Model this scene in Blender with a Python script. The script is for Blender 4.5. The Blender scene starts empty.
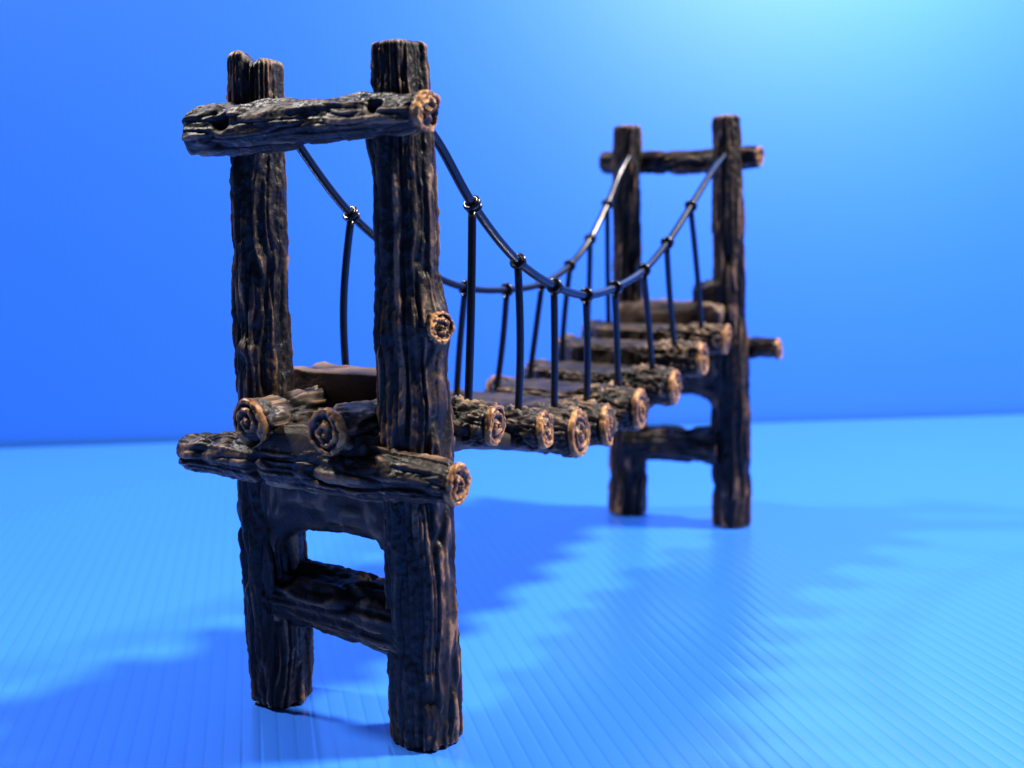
import bpy, math
import numpy as np
from mathutils import Vector, Matrix

S = 0.01                                   # all sizes below are in centimetres
sc = bpy.context.scene
C = sc.collection

# ------------------------------------------------------------------ camera
CAM = np.array([-12.3987, -9.1353, 7.4575])
YAW, PITCH, ROLL, FPX = 0.5415, -0.1393, -0.0209, 1078.65
d = np.array([math.cos(PITCH)*math.cos(YAW), math.cos(PITCH)*math.sin(YAW), math.sin(PITCH)])
r = np.cross(d, [0, 0, 1.0]); r /= np.linalg.norm(r); u = np.cross(r, d)
cr, sr = math.cos(ROLL), math.sin(ROLL)
r, u = cr*r + sr*u, -sr*r + cr*u
cam = bpy.data.objects.new("camera", bpy.data.cameras.new("camera")); C.objects.link(cam)
cam.matrix_world = Matrix(((r[0], u[0], -d[0], CAM[0]*S), (r[1], u[1], -d[1], CAM[1]*S),
                           (r[2], u[2], -d[2], CAM[2]*S), (0, 0, 0, 1)))
cam.data.sensor_width = 36; cam.data.lens = 36*FPX/1024
cam.data.clip_start = 0.005; cam.data.clip_end = 20
cam.data.dof.use_dof = True; cam.data.dof.focus_distance = 0.163; cam.data.dof.aperture_fstop = 20
sc.camera = cam

# ------------------------------------------------------------------ light
w = bpy.data.worlds.new("World"); sc.world = w; w.use_nodes = True
w.node_tree.nodes["Background"].inputs[0].default_value = (0.75, 0.85, 1.0, 1)
w.node_tree.nodes["Background"].inputs[1].default_value = 0.055
def lamp(name, loc, aim, size, power, col=(1, 1, 1)):
    l = bpy.data.lights.new(name, 'AREA'); l.shape = 'DISK'; l.size = size*S; l.energy = power; l.color = col
    o = bpy.data.objects.new(name, l); C.objects.link(o)
    o.location = Vector(loc)*S
    o.rotation_euler = (Vector(aim) - Vector(loc)).to_track_quat('-Z', 'Y').to_euler()
lamp("desk_lamp_light", (28.0, -36.0, 61.0), (8, 3, 3), 9.0, 16.4, (1, .90, .80))
lamp("desk_lamp_light", (-7.0, 42.0, 57.0), (6, 1, 2), 5.5, 6.0, (1, .91, .80))
sp = bpy.data.lights.new("added_backdrop_spot", 'SPOT'); sp.energy = 3.2; sp.color = (1, .84, .76); sp.spot_size = math.radians(100); sp.spot_blend = 1; sp.shadow_soft_size = .03  # added spot with no known source, brightens the upper right of the backdrop
so = bpy.data.objects.new("added_backdrop_spot", sp); C.objects.link(so); so.location = Vector((17.0, -8.5, 25.5))*S
so.rotation_euler = (Vector((28.0, 3.0, 21.0))-Vector((17.0, -8.5, 25.5))).to_track_quat('-Z', 'Y').to_euler()
sc.view_settings.view_transform = 'Standard'; sc.view_settings.look = 'None'
sc.view_settings.exposure = 0.10; sc.view_settings.gamma = 1

# ------------------------------------------------------------------ noise
def _hash(ix, iy, iz, seed):
    h = (ix*374761393 + iy*668265263 + iz*2147483647 + seed*1274126177) & 0xffffffff
    h = ((h ^ (h >> 13))*1274126177) & 0xffffffff
    h = ((h ^ (h >> 16))*2246822519) & 0xffffffff
    return ((h ^ (h >> 15)) & 0xffff)/65535.0
def noise(P, seed=0):
    P = np.asarray(P, float); i = np.floor(P).astype(np.int64); f = P - i; f = f*f*f*(f*(f*6-15)+10)
    out = 0
    for a in (0, 1):
        for b in (0, 1):
            for c in (0, 1):
                wgt = (f[..., 0] if a else 1-f[..., 0])*(f[..., 1] if b else 1-f[..., 1])*(f[..., 2] if c else 1-f[..., 2])
                out = out + wgt*_hash(i[..., 0]+a, i[..., 1]+b, i[..., 2]+c, seed)
    return out
def fbm(P, seed=0, n=3):
    s, a, t = 0, 1.0, 0
    for k in range(n):
        s = s + a*noise(P*(2**k), seed+k*17); t += a; a *= .5
    return s/t
def ridge(P, seed=0):                       # 1 on ridge crests, 0 in the cracks
    return 1 - np.abs(2*noise(P, seed) - 1)
def sstep(a, b, x):
    t = np.clip((x-a)/(b-a), 0, 1); return t*t*(3-2*t)

# ------------------------------------------------------------------ materials
def mat(name):
    m = bpy.data.materials.new(name); m.use_nodes = True
    nt = m.node_tree; return m, nt, nt.nodes["Principled BSDF"]
def N(nt, t, **k):
    n = nt.nodes.new(t)
    for a, b in k.items(): setattr(n, a, b)
    return n
def ramp(nt, src, stops):
    n = N(nt, 'ShaderNodeValToRGB'); e = n.color_ramp.elements
    while len(e) < len(stops): e.new(.5)
    for el, (p, c) in zip(e, stops): el.position = p; el.color = c if len(c) == 4 else (*c, 1)
    nt.links.new(src, n.inputs[0]); return n
def wood(name, crack, body, crest, tip, rough=(.3, .6), metal=0.0, grain=1.0, hi=0.80):
    m, nt, b = mat(name); L = nt.links
    at = N(nt, 'ShaderNodeAttribute', attribute_name='ridge')
    tc = N(nt, 'ShaderNodeTexCoord')
    n1 = N(nt, 'ShaderNodeTexNoise'); n1.inputs['Scale'].default_value = 260*grain; n1.inputs['Detail'].default_value = 5
    n2 = N(nt, 'ShaderNodeTexNoise'); n2.inputs['Scale'].default_value = 1500; n2.inputs['Detail'].default_value = 3
    L.new(tc.outputs['Object'], n1.inputs['Vector']); L.new(tc.outputs['Object'], n2.inputs['Vector'])
    add = N(nt, 'ShaderNodeMath', operation='MULTIPLY_ADD'); add.inputs[1].default_value = .55
    L.new(n1.outputs['Fac'], add.inputs[0]); 
    sub = N(nt, 'ShaderNodeMath', operation='ADD'); sub.inputs[1].default_value = -.28
    L.new(at.outputs['Fac'], sub.inputs[0]); L.new(sub.outputs[0], add.inputs[2])
    rp = ramp(nt, add.outputs[0], [(.15, crack), (.5, body), (hi, crest), (min(hi+.16, 1), tip)])
    L.new(rp.outputs[0], b.inputs['Base Color'])
    mr = N(nt, 'ShaderNodeMapRange'); mr.inputs['To Min'].default_value = rough[0]; mr.inputs['To Max'].default_value = rough[1]
    mr.inputs['From Min'].default_value = .3; mr.inputs['From Max'].default_value = .7
    L.new(n1.outputs['Fac'], mr.inputs['Value']); L.new(mr.outputs[0], b.inputs['Roughness'])
    b.inputs['Metallic'].default_value = metal; b.inputs['Specular IOR Level'].default_value = .32
    bp = N(nt, 'ShaderNodeBump'); bp.inputs['Strength'].default_value = .35; bp.inputs['Distance'].default_value = .0004
    L.new(n2.outputs['Fac'], bp.inputs['Height']); L.new(bp.outputs[0], b.inputs['Normal'])
    return m
BARK = wood('dark_bark_paint', (.0014, .0011, .0010), (.0085, .0052, .0038), (.044, .025, .015), (.17, .098, .052), rough=(.38, .66), hi=.78)
DECK = wood('deck_bark_paint', (.003, .0025, .002), (.024, .0165, .011), (.066, .043, .026), (.20, .125, .068), rough=(.42, .72), hi=.76)
SLAB = wood('smooth_brown_paint', (.006, .0045, .004), (.10, .062, .044), (.17, .112, .08), (.25, .17, .115), rough=(.5, .75), hi=.85)
GRAIN = wood('copper_end_grain', (.006, .005, .006), (.034, .015, .009), (.17, .075, .024), (.35, .175, .058), rough=(.36, .62), metal=.2, hi=.72)

def plain(name, col, rough, spec=.5):
    m, nt, b = mat(name)
    b.inputs['Base Color'].default_value = (*col, 1); b.inputs['Roughness'].default_value = rough
    b.inputs['Specular IOR Level'].default_value = spec
    tc = N(nt, 'ShaderNodeTexCoord'); n = N(nt, 'ShaderNodeTexNoise'); n.inputs['Scale'].default_value = 900
    nt.links.new(tc.outputs['Object'], n.inputs['Vector'])
    bp = N(nt, 'ShaderNodeBump'); bp.inputs['Strength'].default_value = .12; bp.inputs['Distance'].default_value = .0003
    nt.links.new(n.outputs['Fac'], bp.inputs['Height']); nt.links.new(bp.outputs[0], b.inputs['Normal'])
    return m
CORD = plain('black_rubber_cord', (.002, .003, .007), .24, .5)

def sheet(name, col, dark, rough, pitch, axis_rot, line, ior):
    """blue fluted plastic: faint darker line at every inner web"""
    m, nt, b = mat(name); L = nt.links
    tc = N(nt, 'ShaderNodeTexCoord')
    mp = N(nt, 'ShaderNodeMapping'); mp.inputs['Scale'].default_value = (1/(pitch*S),)*3
    mp.inputs['Rotation'].default_value = (0, 0, axis_rot)
    L.new(tc.outputs['Object'], mp.inputs['Vector'])
    sx = N(nt, 'ShaderNodeSeparateXYZ'); L.new(mp.outputs[0], sx.inputs[0])
    fr = N(nt, 'ShaderNodeMath', operation='FRACT'); L.new(sx.outputs[0], fr.inputs[0])
    pp = N(nt, 'ShaderNodeMath', operation='PINGPONG'); pp.inputs[1].default_value = .5; L.new(fr.outputs[0], pp.inputs[0])
    rp = ramp(nt, pp.outputs[0], [(0, (line,)*3), (.10, (line,)*3), (.22, (1, 1, 1)), (1, (1, 1, 1))])
    nz = N(nt, 'ShaderNodeTexNoise'); nz.inputs['Scale'].default_value = 14; nz.inputs['Detail'].default_value = 4
    L.new(tc.outputs['Object'], nz.inputs['Vector'])
    mx = N(nt, 'ShaderNodeMix', data_type='RGBA'); mx.inputs['A'].default_value = (*dark, 1); mx.inputs['B'].default_value = (*col, 1)
    L.new(nz.outputs['Fac'], mx.inputs['Factor'])
    ml = N(nt, 'ShaderNodeMix', data_type='RGBA', blend_type='MULTIPLY'); ml.inputs['Factor'].default_value = 1
    L.new(mx.outputs['Result'], ml.inputs['A']); L.new(rp.outputs[0], ml.inputs['B'])
    L.new(ml.outputs['Result'], b.inputs['Base Color'])
    b.inputs['Roughness'].default_value = rough; b.inputs['IOR'].default_value = ior
    n2 = N(nt, 'ShaderNodeTexNoise'); n2.inputs['Scale'].default_value = 900; L.new(tc.outputs['Object'], n2.inputs['Vector'])
    bp = N(nt, 'ShaderNodeBump'); bp.inputs['Strength'].default_value = .03; bp.inputs['Distance'].default_value = .0003
    L.new(n2.outputs['Fac'], bp.inputs['Height']); L.new(bp.outputs[0], b.inputs['Normal'])
    return m
RIB_ANG = math.radians(44.5)
WALL_ANG = math.atan2(-32.19, 22.46)
PITCH_F = 0.265
FLOOR = sheet('blue_fluted_plastic', (.031, .165, .76), (.027, .153, .74), .19, PITCH_F, -(RIB_ANG - math.pi/2), .962, 1.85)
WALL = sheet('blue_fluted_plastic_upright', (.010, .172, .78), (.008, .160, .76), .60, PITCH_F, 0, .95, 1.65)

# ------------------------------------------------------------------ setting
def mesh_obj(name, V, F, m, parent=None, attr=None, smooth=True, origin=(0, 0, 0)):
    """V in cm, F an (n,4) array of quads or a list of faces"""
    me = bpy.data.meshes.new(name); V = (np.asarray(V, float) - np.asarray(origin, float))*S
    if isinstance(F, np.ndarray):
        n = len(F); me.vertices.add(len(V)); me.vertices.foreach_set('co', V.ravel())
        me.loops.add(n*4); me.loops.foreach_set('vertex_index', F.ravel().astype(np.int32))
        me.polygons.add(n); me.polygons.foreach_set('loop_start', np.arange(0, n*4, 4, dtype=np.int32))
        me.polygons.foreach_set('loop_total', np.full(n, 4, np.int32)); me.update(calc_edges=True); me.validate()
    else:
        me.from_pydata(V.tolist(), [], F)
    if smooth: me.polygons.foreach_set('use_smooth', np.ones(len(me.polygons), bool))
    if attr is not None:
        a = me.attributes.new('ridge', 'FLOAT', 'POINT'); a.data.foreach_set('value', np.asarray(attr, np.float32))
    me.materials.append(m)
    o = bpy.data.objects.new(name, me); C.objects.link(o); o.parent = parent
    return o
def setting(o, label, cat):
    o['kind'] = 'structure'; o['label'] = label; o['category'] = cat

wp = np.array([22.33, 11.79]); wd = np.array([math.cos(WALL_ANG), math.sin(WALL_ANG)]); wn = np.array([-wd[1], wd[0]])
if wn @ (CAM[:2]-wp) < 0: wn = -wn
# floor sheet: columns run along the flutes and stop just short of the backdrop
e1 = np.array([math.cos(RIB_ANG), math.sin(RIB_ANG)]); e2 = np.array([-e1[1], e1[0]])
prof = [(0, -.006), (.07, -.001), (.2, .0015), (.5, .0022), (.8, .0015), (.93, -.001)]
V, cols = [], 0
k0, k1 = int(-75/PITCH_F), int(75/PITCH_F)
for k in range(k0, k1):
    for fx, z in prof:
        q = (k+fx)*PITCH_F
        base = e2*q
        ve = ((wp + wn*.32 - base) @ wn)/(e1 @ wn)       # where this flute meets the backdrop
        for v in (-60.0, ve):
            P = base + e1*v
            V.append((P[0], P[1], z))
        cols += 1
F = np.array([(2*i+1, 2*i, 2*i+2, 2*i+3) for i in range(cols-1)])
fl = mesh_obj('floor', V, F, FLOOR)
setting(fl, 'pale blue fluted plastic sheet the rope bridge stands on', 'floor')
# backdrop: the upright sheet, built in its own frame so its flutes run vertically
V, n = [], 0
for k in range(int(-70/PITCH_F), int(70/PITCH_F)):
    for fx, z in prof:
        q = (k+fx)*PITCH_F
        V.append((q, -z*.5, -.35)); V.append((q, -z*.5, 52)); n += 1
F = np.array([(2*i, 2*i+2, 2*i+3, 2*i+1) for i in range(n-1)])
bd = mesh_obj('backdrop', V, F, WALL)
bd.location = (wp[0]*S, wp[1]*S, 0); bd.rotation_euler = (0, 0, WALL_ANG)
setting(bd, 'deep blue upright plastic sheet behind the rope bridge', 'backdrop')

# ------------------------------------------------------------------ the bridge
LEN, WID = 13.28, 2.75
ORG = np.array([LEN/2, WID/2, 0])
bridge = bpy.data.objects.new('rope_bridge', None); C.objects.link(bridge)
bridge.location = Vector(ORG)*S; bridge.empty_display_size = .02
bridge['label'] = 'dark log-and-rope toy bridge with two post towers and sagging plank deck on blue plastic'
bridge['category'] = 'toy bridge'
def part(name, V, F, m, attr=None, parent=None, smooth=True):
    return mesh_obj(name, V, F, m, parent or bridge, attr, smooth, ORG)

_seed = [3]
def frame(ax):
    ax = ax/np.linalg.norm(ax)
    ref = np.array([0, 0, 1.0]) if abs(ax[2]) < .8 else np.array([1.0, 0, 0])
    a = np.cross(ref, ax); a /= np.linalg.norm(a); b = np.cross(ax, a)
    return ax, a, b
def log(name, p0, p1, rad, m=BARK, nr=None, ns=80, groove=.05, lump=.05, freq=5.0, stretch=.35, roundend=.06,
        bumps=(), shape=None, deform=None, bend=(0, 0), rough=.02, parent=None, tipband=.0):
    """bark-covered log from p0 to p1; rad = [(t, radius)...]; bumps = [(along cm, angle, sigma, amp)]"""
    _seed[0] += 7; sd = _seed[0]
    p0 = np.array(p0, float); p1 = np.array(p1, float); Ln = np.linalg.norm(p1-p0)
    ax, a, b = frame(p1-p0)
    nr = nr or max(12, int(Ln/.035))
    ts = np.linspace(0, 1, nr); 
    capn = 7
    th = np.linspace(0, 2*math.pi, ns, endpoint=False)
    T, TH = np.meshgrid(ts, th, indexing='ij')
    R = np.interp(T, [q[0] for q in rad], [q[1] for q in rad])
    rm = float(np.mean([q[1] for q in rad]))
    cs, sn = np.cos(TH), np.sin(TH)
    Q = np.stack([cs*rm*freq, sn*rm*freq, T*Ln*freq*stretch], -1)
    warp = fbm(np.stack([cs*1.5, sn*1.5, T*Ln*.9], -1), sd+5, 2)[..., None] - .5
    Q = Q + warp*np.array([.9, .9, .4])
    n1 = np.abs(2*noise(Q, sd)-1); n2 = np.abs(2*noise(Q*np.array([1.9, 1.9, 1.4])+9.3, sd+1)-1)
    cr1 = np.exp(-(n1/.16)**2); cr2 = np.exp(-(n2/.15)**2)            # furrows between bark plates
    ed = np.exp(-((n1-.38)/.14)**2)                                  # the raised lips beside a furrow
    fib = noise(Q*np.array([4.2, 4.2, 1.1]) + 31.7, sd+9)             # fibres
    plate = noise(Q*np.array([1.0, 1.0, 1.3]) + 4.1, sd+8)
    h = 1 - .95*cr1 - .5*cr2*(1-cr1) + .5*(plate-.5) + .75*(fib-.5) + .2*ed
    fine = fbm(np.stack([cs*rm*14, sn*rm*14, T*Ln*9], -1), sd+2, 3) - .5
    big = fbm(np.stack([cs*1.1, sn*1.1, T*Ln*.8], -1), sd+3, 2) - .5
    D = groove*1.15*(h-.75) + rough*2*fine + lump*1.4*big
    att = np.clip(.50 - .75*cr1 - .3*cr2 + .34*ed + .65*(fib-.5) + .4*(plate-.5) + fine*.55 - .03, 0, 1)
    along = T*Ln
    for (s0, ang, sg, amp) in bumps:
        da = (TH-ang+math.pi) % (2*math.pi) - math.pi
        dist2 = ((along-s0)**2 + (da*R)**2)/(sg*sg)
        if amp < 0:
            k = 1/(1+np.exp((np.sqrt(dist2)-1)*9)); D = D*(1-k) + amp*k; att = att*(1-k)
        else:
            D = D + amp*np.exp(-dist2)
    ends = np.minimum(along, Ln-along)
    er = np.sqrt(np.clip(1-(1-np.clip(ends/roundend, 0, 1))**2, 0, 1)) if roundend > 0 else np.ones_like(ends)
    RR = (R + D) - roundend*(1-er)
    if tipband: att = np.clip(att + .5*np.exp(-(ends/tipband)**2), 0, 1)
    X, Y = cs*RR, sn*RR
    if shape is not None: X, Y, att = shape(X, Y, along, att, fine)
    bx = np.sin(T*math.pi)*bend[0]; by = np.sin(T*math.pi)*bend[1]
    P = p0 + ax*along[..., None] + a*(X+bx)[..., None] + b*(Y+by)[..., None]
    rings = [P]; atts = [att]
    # caps as shrinking rings
    def cap(i, sgn):
        c = P[i].mean(0); out, oa = [], []
        for k in range(1, capn+1):
            s = 1-k/capn; s = max(s, .001)
            rr = P[i]*s + c*(1-s)
            nz = (fbm(rr*5, sd+4, 2)-.5)*.09*(1-s**4)
            out.append(rr + ax*sgn*nz[:, None]); oa.append(np.clip(.45 + nz*4 + (.35 if s > .8 else 0), 0, 1))
        return np.array(out), np.array(oa)
    c0, a0 = cap(0, -1); c1, a1 = cap(nr-1, 1)
    G = np.concatenate([c0[::-1], P, c1], 0); A = np.concatenate([a0[::-1], att, a1], 0)
    if deform is not None: G = deform(G)
    n = G.shape[0]; idx = np.arange(n*ns).reshape(n, ns)
    F = np.stack([idx[:-1], np.roll(idx, -1, 1)[:-1], np.roll(idx, -1, 1)[1:], idx[1:]], -1).reshape(-1, 4)
    return part(name, G.reshape(-1, 3), F, m, A.ravel(), parent)

def end_grain(c, ax, rad, parent, turns=2.6, squash=1.0, depth=.10, phase=0.0, chunk=None, ns=72, bulge=.03, name='end_grain'):
    """the sawn end: a raised copper rim and a spiral groove, pointing along ax"""
    _seed[0] += 7; sd = _seed[0]
    c = np.array(c, float); rg = np.random.default_rng(sd); ax = np.array(ax, float) + rg.uniform(-.11, .11, 3); ax, a, b = frame(ax)
    nrad = 46
    th = np.linspace(0, 2*math.pi, ns, endpoint=False)
    wob = 1 + .34*(fbm(np.stack([np.cos(th)*1.4, np.sin(th)*1.4, th*0], -1), sd, 2)-.5)
    side = np.array([-depth, -depth*.8, -depth*.5, -depth*.22, -.02])
    srad = np.array([.93, .97, 1.0, 1.01, 1.0])
    rows, at = [], []
    for dz, sr_ in zip(side, srad):
        rr = rad*wob*sr_ + .035*(noise(np.stack([np.cos(th)*6, np.sin(th)*6, th*0+dz*30], -1), sd+2)-.5)
        rows.append(c + ax*dz + a*(np.cos(th)*rr*squash)[:, None] + b*(np.sin(th)*rr)[:, None])
        nn = noise(np.stack([np.cos(th)*5, np.sin(th)*5, th*0+dz*20], -1), sd+3)
        at.append(np.clip((.2 if dz < -depth*.6 else .55) + .5*nn, 0, 1))
    for q in np.linspace(1, .0, nrad):
        s = max(q, .002)*.985
        spv = (s*turns - th/(2*math.pi) + phase + .42*(noise(np.stack([np.cos(th)*s*3+3, np.sin(th)*s*3+3, th*0], -1), sd+4)-.5))
        g = .5+.5*np.cos(2*math.pi*spv)
        g = g**.8
        rim = sstep(.74, .86, s)
        hgt = g*(1-rim) + rim*1.0
        nz = noise(np.stack([np.cos(th)*s*7, np.sin(th)*s*7, th*0+5], -1), sd+5)-.5
        z = .055*(hgt-.6) + bulge*(1-s*s) + .03*nz
        if s < .16: z = z + .02
        rr = rad*wob*s
        if chunk is not None:
            da = (th-chunk+math.pi) % (2*math.pi) - math.pi
            k = np.exp(-((da/.5)**2) - ((s-.75)/.35)**2); z = z - .22*k; hgt = hgt*(1-k)
        rows.append(c + ax*z[:, None] + a*(np.cos(th)*rr*squash)[:, None] + b*(np.sin(th)*rr)[:, None])
        at.append(np.clip(hgt*.62 + .35*nz + .2, 0, 1))
    G = np.array(rows); A = np.array(at); n = len(rows)
    idx = np.arange(n*ns).reshape(n, ns)
    F = np.stack([idx[:-1], np.roll(idx, -1, 1)[:-1], np.roll(idx, -1, 1)[1:], idx[1:]], -1).reshape(-1, 4)
    return part(name, G.reshape(-1, 3), F, GRAIN, A.ravel(), parent)

def tube(name, pts, rad, m=CORD, ns=14, parent=None, closed=False):
    P = np.asarray(pts, float); n = len(P)
    if closed: Tn = np.roll(P, -1, 0)-np.roll(P, 1, 0)
    else: Tn = np.gradient(P, axis=0)
    Tn /= np.linalg.norm(Tn, axis=1)[:, None]
    _, a, b = frame(Tn[0]); th = np.linspace(0, 2*math.pi, ns, endpoint=False); rows = []
    for i in range(n):
        a = a - Tn[i]*(a @ Tn[i]); a /= np.linalg.norm(a); b = np.cross(Tn[i], a)
        rr = rad if np.isscalar(rad) else rad[i]
        rows.append(P[i] + rr*(np.cos(th)[:, None]*a + np.sin(th)[:, None]*b))
    G = np.array(rows); idx = np.arange(n*ns).reshape(n, ns)
    j = np.roll(idx, -1, 1)
    if closed: F = np.stack([idx, j, np.roll(j, -1, 0), np.roll(idx, -1, 0)], -1).reshape(-1, 4)
    else: F = np.stack([idx[:-1], j[:-1], j[1:], idx[1:]], -1).reshape(-1, 4)
    if not closed:
        V = np.concatenate([G.reshape(-1, 3), P[:1]-Tn[0]*.0, P[-1:]])
        faces = F.tolist() + [[n*ns, idx[0][(i+1) % ns], idx[0][i]] for i in range(ns)] + [[n*ns+1, idx[-1][i], idx[-1][(i+1) % ns]] for i in range(ns)]
        faces = [[int(q) for q in f] for f in faces]
        return part(name, V, faces, m, None, parent)
    return part(name, G.reshape(-1, 3), F, m, None, parent)

# ---- posts.  near side y = 0, far side y = WID; front tower x = 0, back tower x = LEN
rh = r[:2]/np.linalg.norm(r[:2])
def split_top(G):                          # the far front post has a split, two-lobed top
    s = (G[..., 0]-0)*rh[0] + (G[..., 1]-WID)*rh[1]
    k = sstep(8.9, 9.9, G[..., 2])
    G = G.copy()
    G[..., 2] -= k*(.13*np.exp(-((s-.02)/.09)**2) + .12*sstep(0, .1, s))
    edge = np.exp(-((G[..., 2]-9.75)/.3)**2)
    return G
PR = [(0, .50), (.05, .53), (.12, .52), (.30, .50), (.46, .50), (.55, .46), (.65, .435), (.85, .42), (.91, .40), (1, .375)]
near_front = log('post', (0, -.07, 0), (0, .02, 10.07), PR, nr=420, ns=160, groove=.052, lump=.05, rough=.024, freq=6.0, stretch=.085, roundend=.07, tipband=.06,
    bumps=[(6.17, math.radians(-12), .36, .17), (6.15, math.radians(60), .5, .04), (6.1, math.radians(250), .35, .06), (4.9, math.radians(90), .7, .07), (8.75, math.radians(200), .25, .10)])
far_front = log('post', (0, WID+.08, 0), (0, WID-.06, 10.22), [(0, .48), (.05, .50), (.3, .48), (.46, .43), (.6, .41), (.85, .40), (.91, .385), (1, .375)],
    nr=420, ns=160, groove=.052, lump=.05, rough=.024, freq=6.0, stretch=.085, roundend=.12, bend=(-.1, 0), deform=split_top, tipband=.07,
    bumps=[(5.8, math.radians(280), .14, .12)])
near_back = log('post', (LEN, -.12, 0), (LEN, .08, 10.16), [(0, .45), (.1, .45), (.4, .46), (.5, .40), (.88, .35), (1, .31)], nr=260, ns=110, groove=.06, lump=.07, freq=6.0, stretch=.085, tipband=.07)
far_back = log('post', (LEN, WID, 0), (LEN, WID-.02, 10.1), [(0, .49), (.1, .47), (.4, .45), (.5, .38), (.88, .34), (1, .32)], nr=260, ns=110, groove=.06, lump=.07, freq=6.0, stretch=.085, tipband=.07)

# sawn-off branch stub on the near front post
stub = log('branch_stub', (-.05, -.15, 6.12), (-.14, -.62, 6.17), [(0, .30), (1, .225)], ns=48, nr=14, groove=.03, lump=.03)
end_grain((-.14, -.63, 6.17), (-.25, -1, .05), .235, stub, turns=1.7, depth=.12, phase=.3)

# ---- crossbars.  Local frame of a log running to -y: a = ref x axis ...
def hole_ang(p0, p1, v):
    ax, a, b = frame(np.array(p1, float)-np.array(p0, float)); v = np.array(v, float)
    return math.atan2(v @ b, v @ a)
p0, p1 = (-.48, 3.66, 9.07), (-.46, -.72, 9.06)
fa = hole_ang(p0, p1, (-1, 0, .22)); fb = hole_ang(p0, p1, (-1, 0, .55))
xb = log('crossbar', p0, p1, [(0, .30), (.05, .36), (.25, .36), (.6, .32), (.85, .27), (1, .25)], nr=280, ns=150, groove=.052, lump=.04, freq=4.6, stretch=.13,
    roundend=.26, bumps=[(.97, fa, .13, -.22), (3.68, fb, .12, -.2)])
end_grain((-.46, -.76, 9.06), (0, -1, 0), .275, xb, turns=1.9, depth=.13, phase=.1, chunk=math.radians(-20))
# fillets where the crossbar is cast onto the posts
q0, q1 = (LEN+.42, 3.64, 9.24), (LEN+.42, -.60, 9.16)
xb2 = log('crossbar', q0, q1, [(0, .28), (.5, .27), (1, .26)], nr=120, ns=64, groove=.06, lump=.05, freq=4.2, stretch=.2, roundend=.06, bend=(.02, -.05))
end_grain((LEN+.42, -.62, 9.16), (0, -1, 0), .235, xb2, turns=1.8, depth=.08)
# ---- deck beams
b1 = log('deck_beam', (-.52, 4.10, 4.13), (-.52, -1.08, 4.08), [(0, .27), (.06, .30), (.3, .34), (.7, .37), (.9, .32), (1, .29)], nr=280, ns=150, groove=.06, lump=.06, freq=4.4, stretch=.2, roundend=.12, rough=.025)
end_grain((-.52, -1.12, 4.08), (0, -1, 0), .30, b1, turns=1.8, depth=.12, phase=.6, squash=.9)
b2 = log('deck_beam', (LEN+.45, 4.0, 4.47), (LEN+.45, -1.13, 4.47), [(0, .28), (1, .28)], nr=120, ns=64, groove=.06, lump=.06, freq=4.2, stretch=.24)
end_grain((LEN+.45, -1.15, 4.47), (0, -1, 0), .275, b2, turns=1.8, depth=.08)

# ---- rungs, flared where they are cast onto the posts
log('rung', (.05, WID+.05, 1.86), (.03, .05, 1.74), [(0, .40), (.1, .50), (.3, .49), (.7, .50), (.86, .54), (1, .54)], nr=110, ns=90, groove=.08, lump=.07, freq=4, stretch=.22, roundend=0)
log('rung', (LEN, WID-.1, 1.95), (LEN, .1, 1.98), [(0, .6), (.16, .48), (.3, .42), (.7, .42), (.84, .48), (1, .6)], nr=90, ns=64, groove=.07, lump=.06, freq=4, stretch=.22, roundend=0)

# ---- aprons: the arched webs under the deck, from post to post
def apron(name, x, ylo, yhi, ztop, zmid, drop, th, m=BARK):
    _seed[0] += 7; sd = _seed[0]
    ny, ns = 90, 56
    ys = np.linspace(ylo, yhi, ny); tt = np.linspace(-1, 1, ny)
    zb = zmid - drop*np.abs(tt)**5
    rows, at = [], []
    th_ = np.linspace(0, 2*math.pi, ns, endpoint=False)
    for y, z0 in zip(ys, zb):
        cz, hz = (ztop+z0)/2, (ztop-z0)/2
        c, s = np.cos(th_), np.sin(th_)
        px = np.sign(c)*np.abs(c)**.7*th; pz = np.sign(s)*np.abs(s)**.7*hz
        Q = np.stack([c*0+x*3, c*0+y*1.1, (cz+pz)*4.5 + px*3], -1)
        h = .6*ridge(Q, sd) + .4*ridge(Q*2.2, sd+1); f = fbm(np.stack([px*9, px*0+y*6, pz*9], -1), sd+2, 3)-.5
        dd = .16*(h-.55) + .05*f
        rows.append(np.stack([x+px+c*dd, np.full(ns, y), cz+pz+s*dd], -1)); at.append(np.clip(h+f*.5, 0, 1))
    G = np.array(rows); A = np.array(at); idx = np.arange(ny*ns).reshape(ny, ns); j = np.roll(idx, -1, 1)
    F = np.stack([idx[:-1], idx[1:], j[1:], j[:-1]], -1).reshape(-1, 4)
    return part(name, G.reshape(-1, 3), F, m, A.ravel())
apron('apron', -.02, .1, WID-.1, 4.35, 2.97, .75, .36)
apron('apron', LEN, .1, WID-.1, 4.55, 3.28, .7, .34)

# ---- deck of the front tower: two short logs pointing out, a slab between them, a flat cross plank
l1 = log('deck_log', (.55, 2.28, 4.72), (-.93, 2.30, 4.76), [(0, .34), (.5, .30), (1, .32)], m=DECK, ns=80, nr=60, groove=.05, lump=.08, freq=4.5, stretch=.4)
end_grain((-.98, 2.30, 4.76), (-1, 0, 0), .345, l1, turns=2.1, depth=.16, squash=.95, phase=.15, chunk=math.radians(-75))
l2 = log('deck_log', (.75, .82, 4.70), (-.93, .80, 4.72), [(0, .34), (.5, .31), (1, .33)], m=DECK, ns=80, nr=60, groove=.05, lump=.08, freq=4.5, stretch=.4)
end_grain((-.98, .80, 4.72), (-1, 0, 0), .345, l2, turns=2.0, depth=.16, squash=.95, phase=.7)

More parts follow.
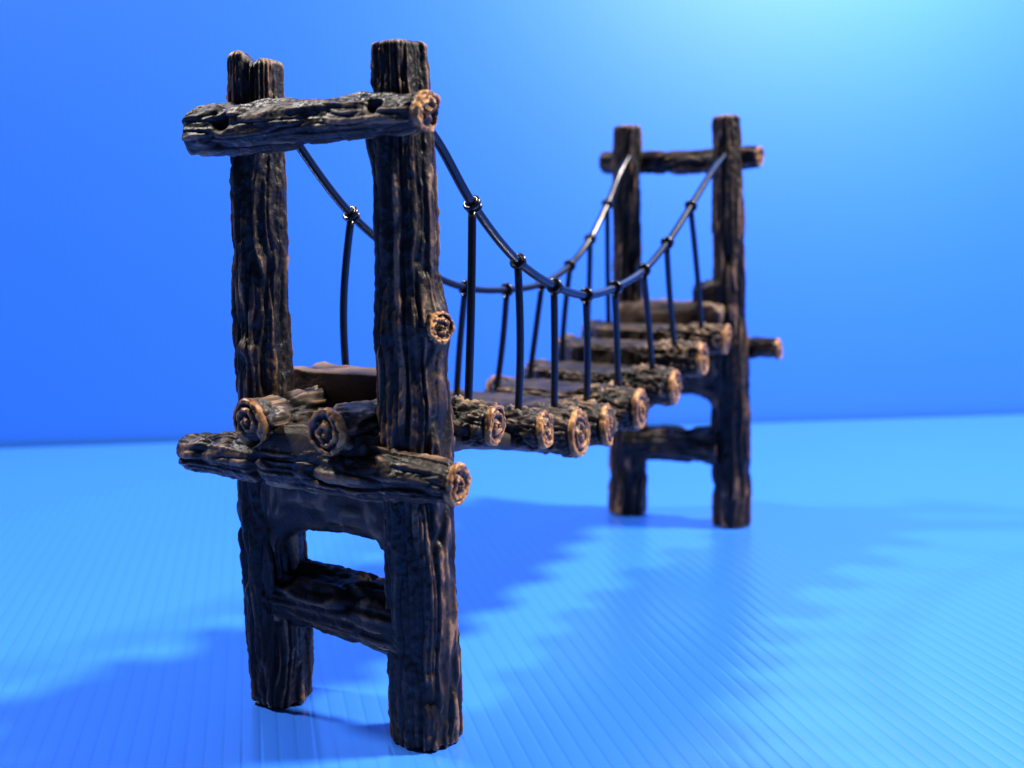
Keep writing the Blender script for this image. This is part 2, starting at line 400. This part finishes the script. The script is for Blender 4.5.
def block(name, c, half, m, rot=0.0, power=.22, amp=.05, fq=3.5, n=60, aniso=(1, 1, 1)):
    """a roughly rectangular cast block: superellipsoid with bark relief"""
    _seed[0] += 7; sd = _seed[0]
    ph = np.linspace(-math.pi/2, math.pi/2, n); th = np.linspace(0, 2*math.pi, 2*n, endpoint=False)
    PH, TH = np.meshgrid(ph, th, indexing='ij')
    sp = lambda v: np.sign(v)*np.abs(v)**power
    X = sp(np.cos(PH))*sp(np.cos(TH))*half[0]; Y = sp(np.cos(PH))*sp(np.sin(TH))*half[1]; Z = sp(np.sin(PH))*half[2]
    P = np.stack([X, Y, Z], -1)
    f = fbm(P*fq*np.array(aniso), sd, 3)-.5; h = ridge(P*fq*1.4*np.array(aniso)+3, sd+1)
    nrm = np.stack([X/half[0]**2, Y/half[1]**2, Z/half[2]**2], -1); nrm /= np.linalg.norm(nrm, axis=-1)[..., None]+1e-9
    P = P + nrm*(amp*(f*1.6 + (h-.5)*.6))[..., None]
    cz, sz = math.cos(rot), math.sin(rot)
    P = np.stack([P[..., 0]*cz-P[..., 1]*sz, P[..., 0]*sz+P[..., 1]*cz, P[..., 2]], -1) + np.array(c)
    idx = np.arange(n*2*n).reshape(n, 2*n); j = np.roll(idx, -1, 1)
    F = np.stack([idx[:-1], j[:-1], j[1:], idx[1:]], -1).reshape(-1, 4)
    return part(name, P.reshape(-1, 3), F, m, np.clip(.35+f*1.2+(h-.5)*.4, 0, 1).ravel())
block('deck_slab', (.12, WID/2+.1, 4.40), (.90, 1.25, .30), DECK, amp=.13, power=.35, fq=5)
block('deck_step', (1.0, 1.72, 4.99), (.40, 1.22, .36), SLAB, amp=.09, power=.14, aniso=(1, .5, 1))
block('deck_slab', (LEN-.15, WID/2, 5.20), (.62, 1.42, .43), SLAB, amp=.13, power=.28, aniso=(1.4, .6, 1.4))
# webs in the corners of the back tower, where the deck is cast onto the post
block('gusset', (LEN-.22, .38, 5.75), (.28, .42, .45), BARK, amp=.12, power=.6)

# ---- planks
PL = [(1.45, 4.53, .345), (3.03, 4.19, .325), (4.24, 3.92, .42), (5.42, 3.88, .39), (6.85, 3.95, .41), (8.66, 4.16, .38), (10.25, 4.57, .37), (11.80, 4.87, .34)]
FX = [1.75, 3.35, 4.75, 5.95, 7.5, 9.15, 10.65, 12.0]
slope = np.gradient([q[1] for q in PL], [q[0] for q in PL])
for i, ((x, z, rr), fx) in enumerate(zip(PL, FX)):
    hw = .5*(PL[min(i+1, 7)][0]-PL[max(i-1, 0)][0])/(2 if 0 < i < 7 else 1)*1.02
    def shape(X, Y, along, att, fine, hw=hw, rr=rr, sl=slope[i], k=i):
        # from round at the ends to a flat board between the ropes
        kk = sstep(.75, 1.35, along)*(1-sstep(3.0, 3.5, along))
        lumpy = np.exp(-((along-.85)/.42)**2)
        nX = np.sign(X)*np.minimum(np.abs(X)/rr, 1.0)**.45*hw*.93
        nY = np.sign(Y)*np.minimum(np.abs(Y)/rr, 1.0)**.30*rr*.80
        nX = nX + (X/rr)*.03; nY = nY + fine*.035
        X2 = X*(1-kk) + nX*kk; Y2 = Y*(1-kk) + nY*kk
        Y2 = Y2 + lumpy*fine*.18*(Y > -.1); X2 = X2*(1+lumpy*(.28*(1-kk) + .2*fine))
        att = np.clip(att*(1-.75*kk) + .36*kk + .25*kk*fine + .18*lumpy*fine*4 + 0.4*kk*sstep(.5, .75, np.abs(nY)/rr)*sstep(.75, .92, np.abs(nX)/hw), 0, 1)
        return X2, Y2, att
    pk = log('plank', (x, -.46, z), (fx, 3.28, z+.02), [(0, rr*.96), (.12, rr*1.0), (.25, rr), (1, rr*.95)], m=DECK, nr=150, ns=110, groove=.05, lump=.04,
             freq=6.0, stretch=.4, roundend=.05, shape=shape, rough=.038)
    axv = np.array([.12, -1.0, 0.02])
    end_grain((x, -.50, z), axv, rr*.97, pk, turns=2.0+.25*(i % 3), phase=.17*i, squash=.96, depth=.11, chunk=[None, None, None, math.radians(-40)][i % 4])
    end_grain((fx, 3.30, z+.02), -axv, rr*.92, pk, turns=2.1, phase=.31*i, squash=.96, depth=.10, ns=56)

# resin web joining the planks underneath
nx_, ns = 120, 48
xs = np.linspace(.5, LEN-.3, nx_); th_ = np.linspace(0, 2*math.pi, ns, endpoint=False); rows, at = [], []
px_ = [.5] + [(q[0]+f)/2 for q, f in zip(PL, FX)] + [LEN-.3]; pz_ = [4.6] + [q[1] for q in PL] + [5.0]
for x in xs:
    zc = np.interp(x, px_, pz_) - .27
    c, s = np.cos(th_), np.sin(th_)
    py = np.sign(c)*np.abs(c)**.4*1.42; pz = np.sign(s)*np.abs(s)**.5*.20
    f = fbm(np.stack([np.full(ns, x)*2, py*2, pz*4], -1), 91, 3)-.5
    rows.append(np.stack([np.full(ns, x), WID/2-.02+py, zc+pz+f*.1], -1)); at.append(np.clip(.3+f, 0, 1))
G = np.array(rows); idx = np.arange(nx_*ns).reshape(nx_, ns); j = np.roll(idx, -1, 1)
part('deck_web', G.reshape(-1, 3), np.stack([idx[:-1], idx[1:], j[1:], j[:-1]], -1).reshape(-1, 4), SLAB, np.array(at).ravel())

# ---- ropes
def smooth(pts, n):
    P = np.array(pts, float); t = np.concatenate([[0], np.cumsum(np.linalg.norm(np.diff(P, axis=0), axis=1))])
    m = np.gradient(P, t, axis=0); tt = np.linspace(0, t[-1], n); i = np.clip(np.searchsorted(t, tt, 'right')-1, 0, len(t)-2)
    h = (t[i+1]-t[i])[:, None]; s = ((tt-t[i])/(t[i+1]-t[i]))[:, None]
    return (2*s**3-3*s**2+1)*P[i] + (s**3-2*s**2+s)*h*m[i] + (-2*s**3+3*s**2)*P[i+1] + (s**3-s**2)*h*m[i+1]
def torus(name, c, ax, R, rr, parent):
    ax, a, b = frame(np.array(ax, float)); th = np.linspace(0, 2*math.pi, 28, endpoint=False)
    return tube(name, np.array(c)+R*(np.cos(th)[:, None]*a+np.sin(th)[:, None]*b), rr, ns=12, parent=parent, closed=True)
near = [(.25, 9.2), (.72, 8.88), (1.71, 7.92), (3.06, 6.99), (4.29, 6.52), (5.52, 6.28), (6.77, 6.35), (8.16, 6.64), (9.37, 7.17), (10.75, 7.97), (12.07, 8.77), (12.95, 9.22)]
YF = 2.5
far = [(.25, 9.3), (.55, 8.98), (1.84, 7.83), (3.44, 6.98), (5.23, 6.42), (6.80, 6.29), (8.28, 6.34), (9.62, 6.69), (10.67, 7.27), (11.62, 8.1), (12.5, 9.0), (12.9, 9.3)]
bots_n = [(1.54, 4.78), (3.07, 4.43), (4.33, 4.2), (5.6, 4.12), (7.01, 4.2), (8.71, 4.46), (9.94, 4.9), (11.59, 5.1)]
bots_f = [(1.88, 4.8), (3.5, 4.45), (5.2, 4.2), (6.7, 4.12), (8.1, 4.2), (9.62, 4.46), (10.95, 4.9), (12.15, 5.1)]
rng = np.random.default_rng(4)
for pts, y0, ids, bots, yb in ((near, 0.0, range(2, 10), bots_n, .06), (far, YF, range(2, 10), bots_f, WID)):
    rope = tube('handrail_rope', smooth([(x, y0, z) for x, z in pts], 160), .075, ns=18)
    for k, (i, (bx, bz)) in enumerate(zip(ids, bots)):
        c = np.array([pts[i][0], y0, pts[i][1]]); tg = np.array([pts[i+1][0]-pts[i-1][0], 0, pts[i+1][1]-pts[i-1][1]])
        e = np.array([bx, yb, bz]); top = c + np.array([0, 0, -.12])
        s = np.linspace(0, 1, 24)[:, None]
        bow = np.array([rng.uniform(-.03, .03), rng.uniform(-.03, .03), 0])
        if y0 > 0 and k == 0: bow = np.array([-.03, .10, 0])
        h = tube('hanger_rope', top*(1-s) + e*s + bow*np.sin(math.pi*s), .066, ns=14)
        torus('loop', c, tg, .108, .042, h)
        torus('loop', c + tg/np.linalg.norm(tg)*.07 + np.array([0, 0, -.012]), tg + np.array([0, .5*(-1)**k, .3]), .100, .034, h)
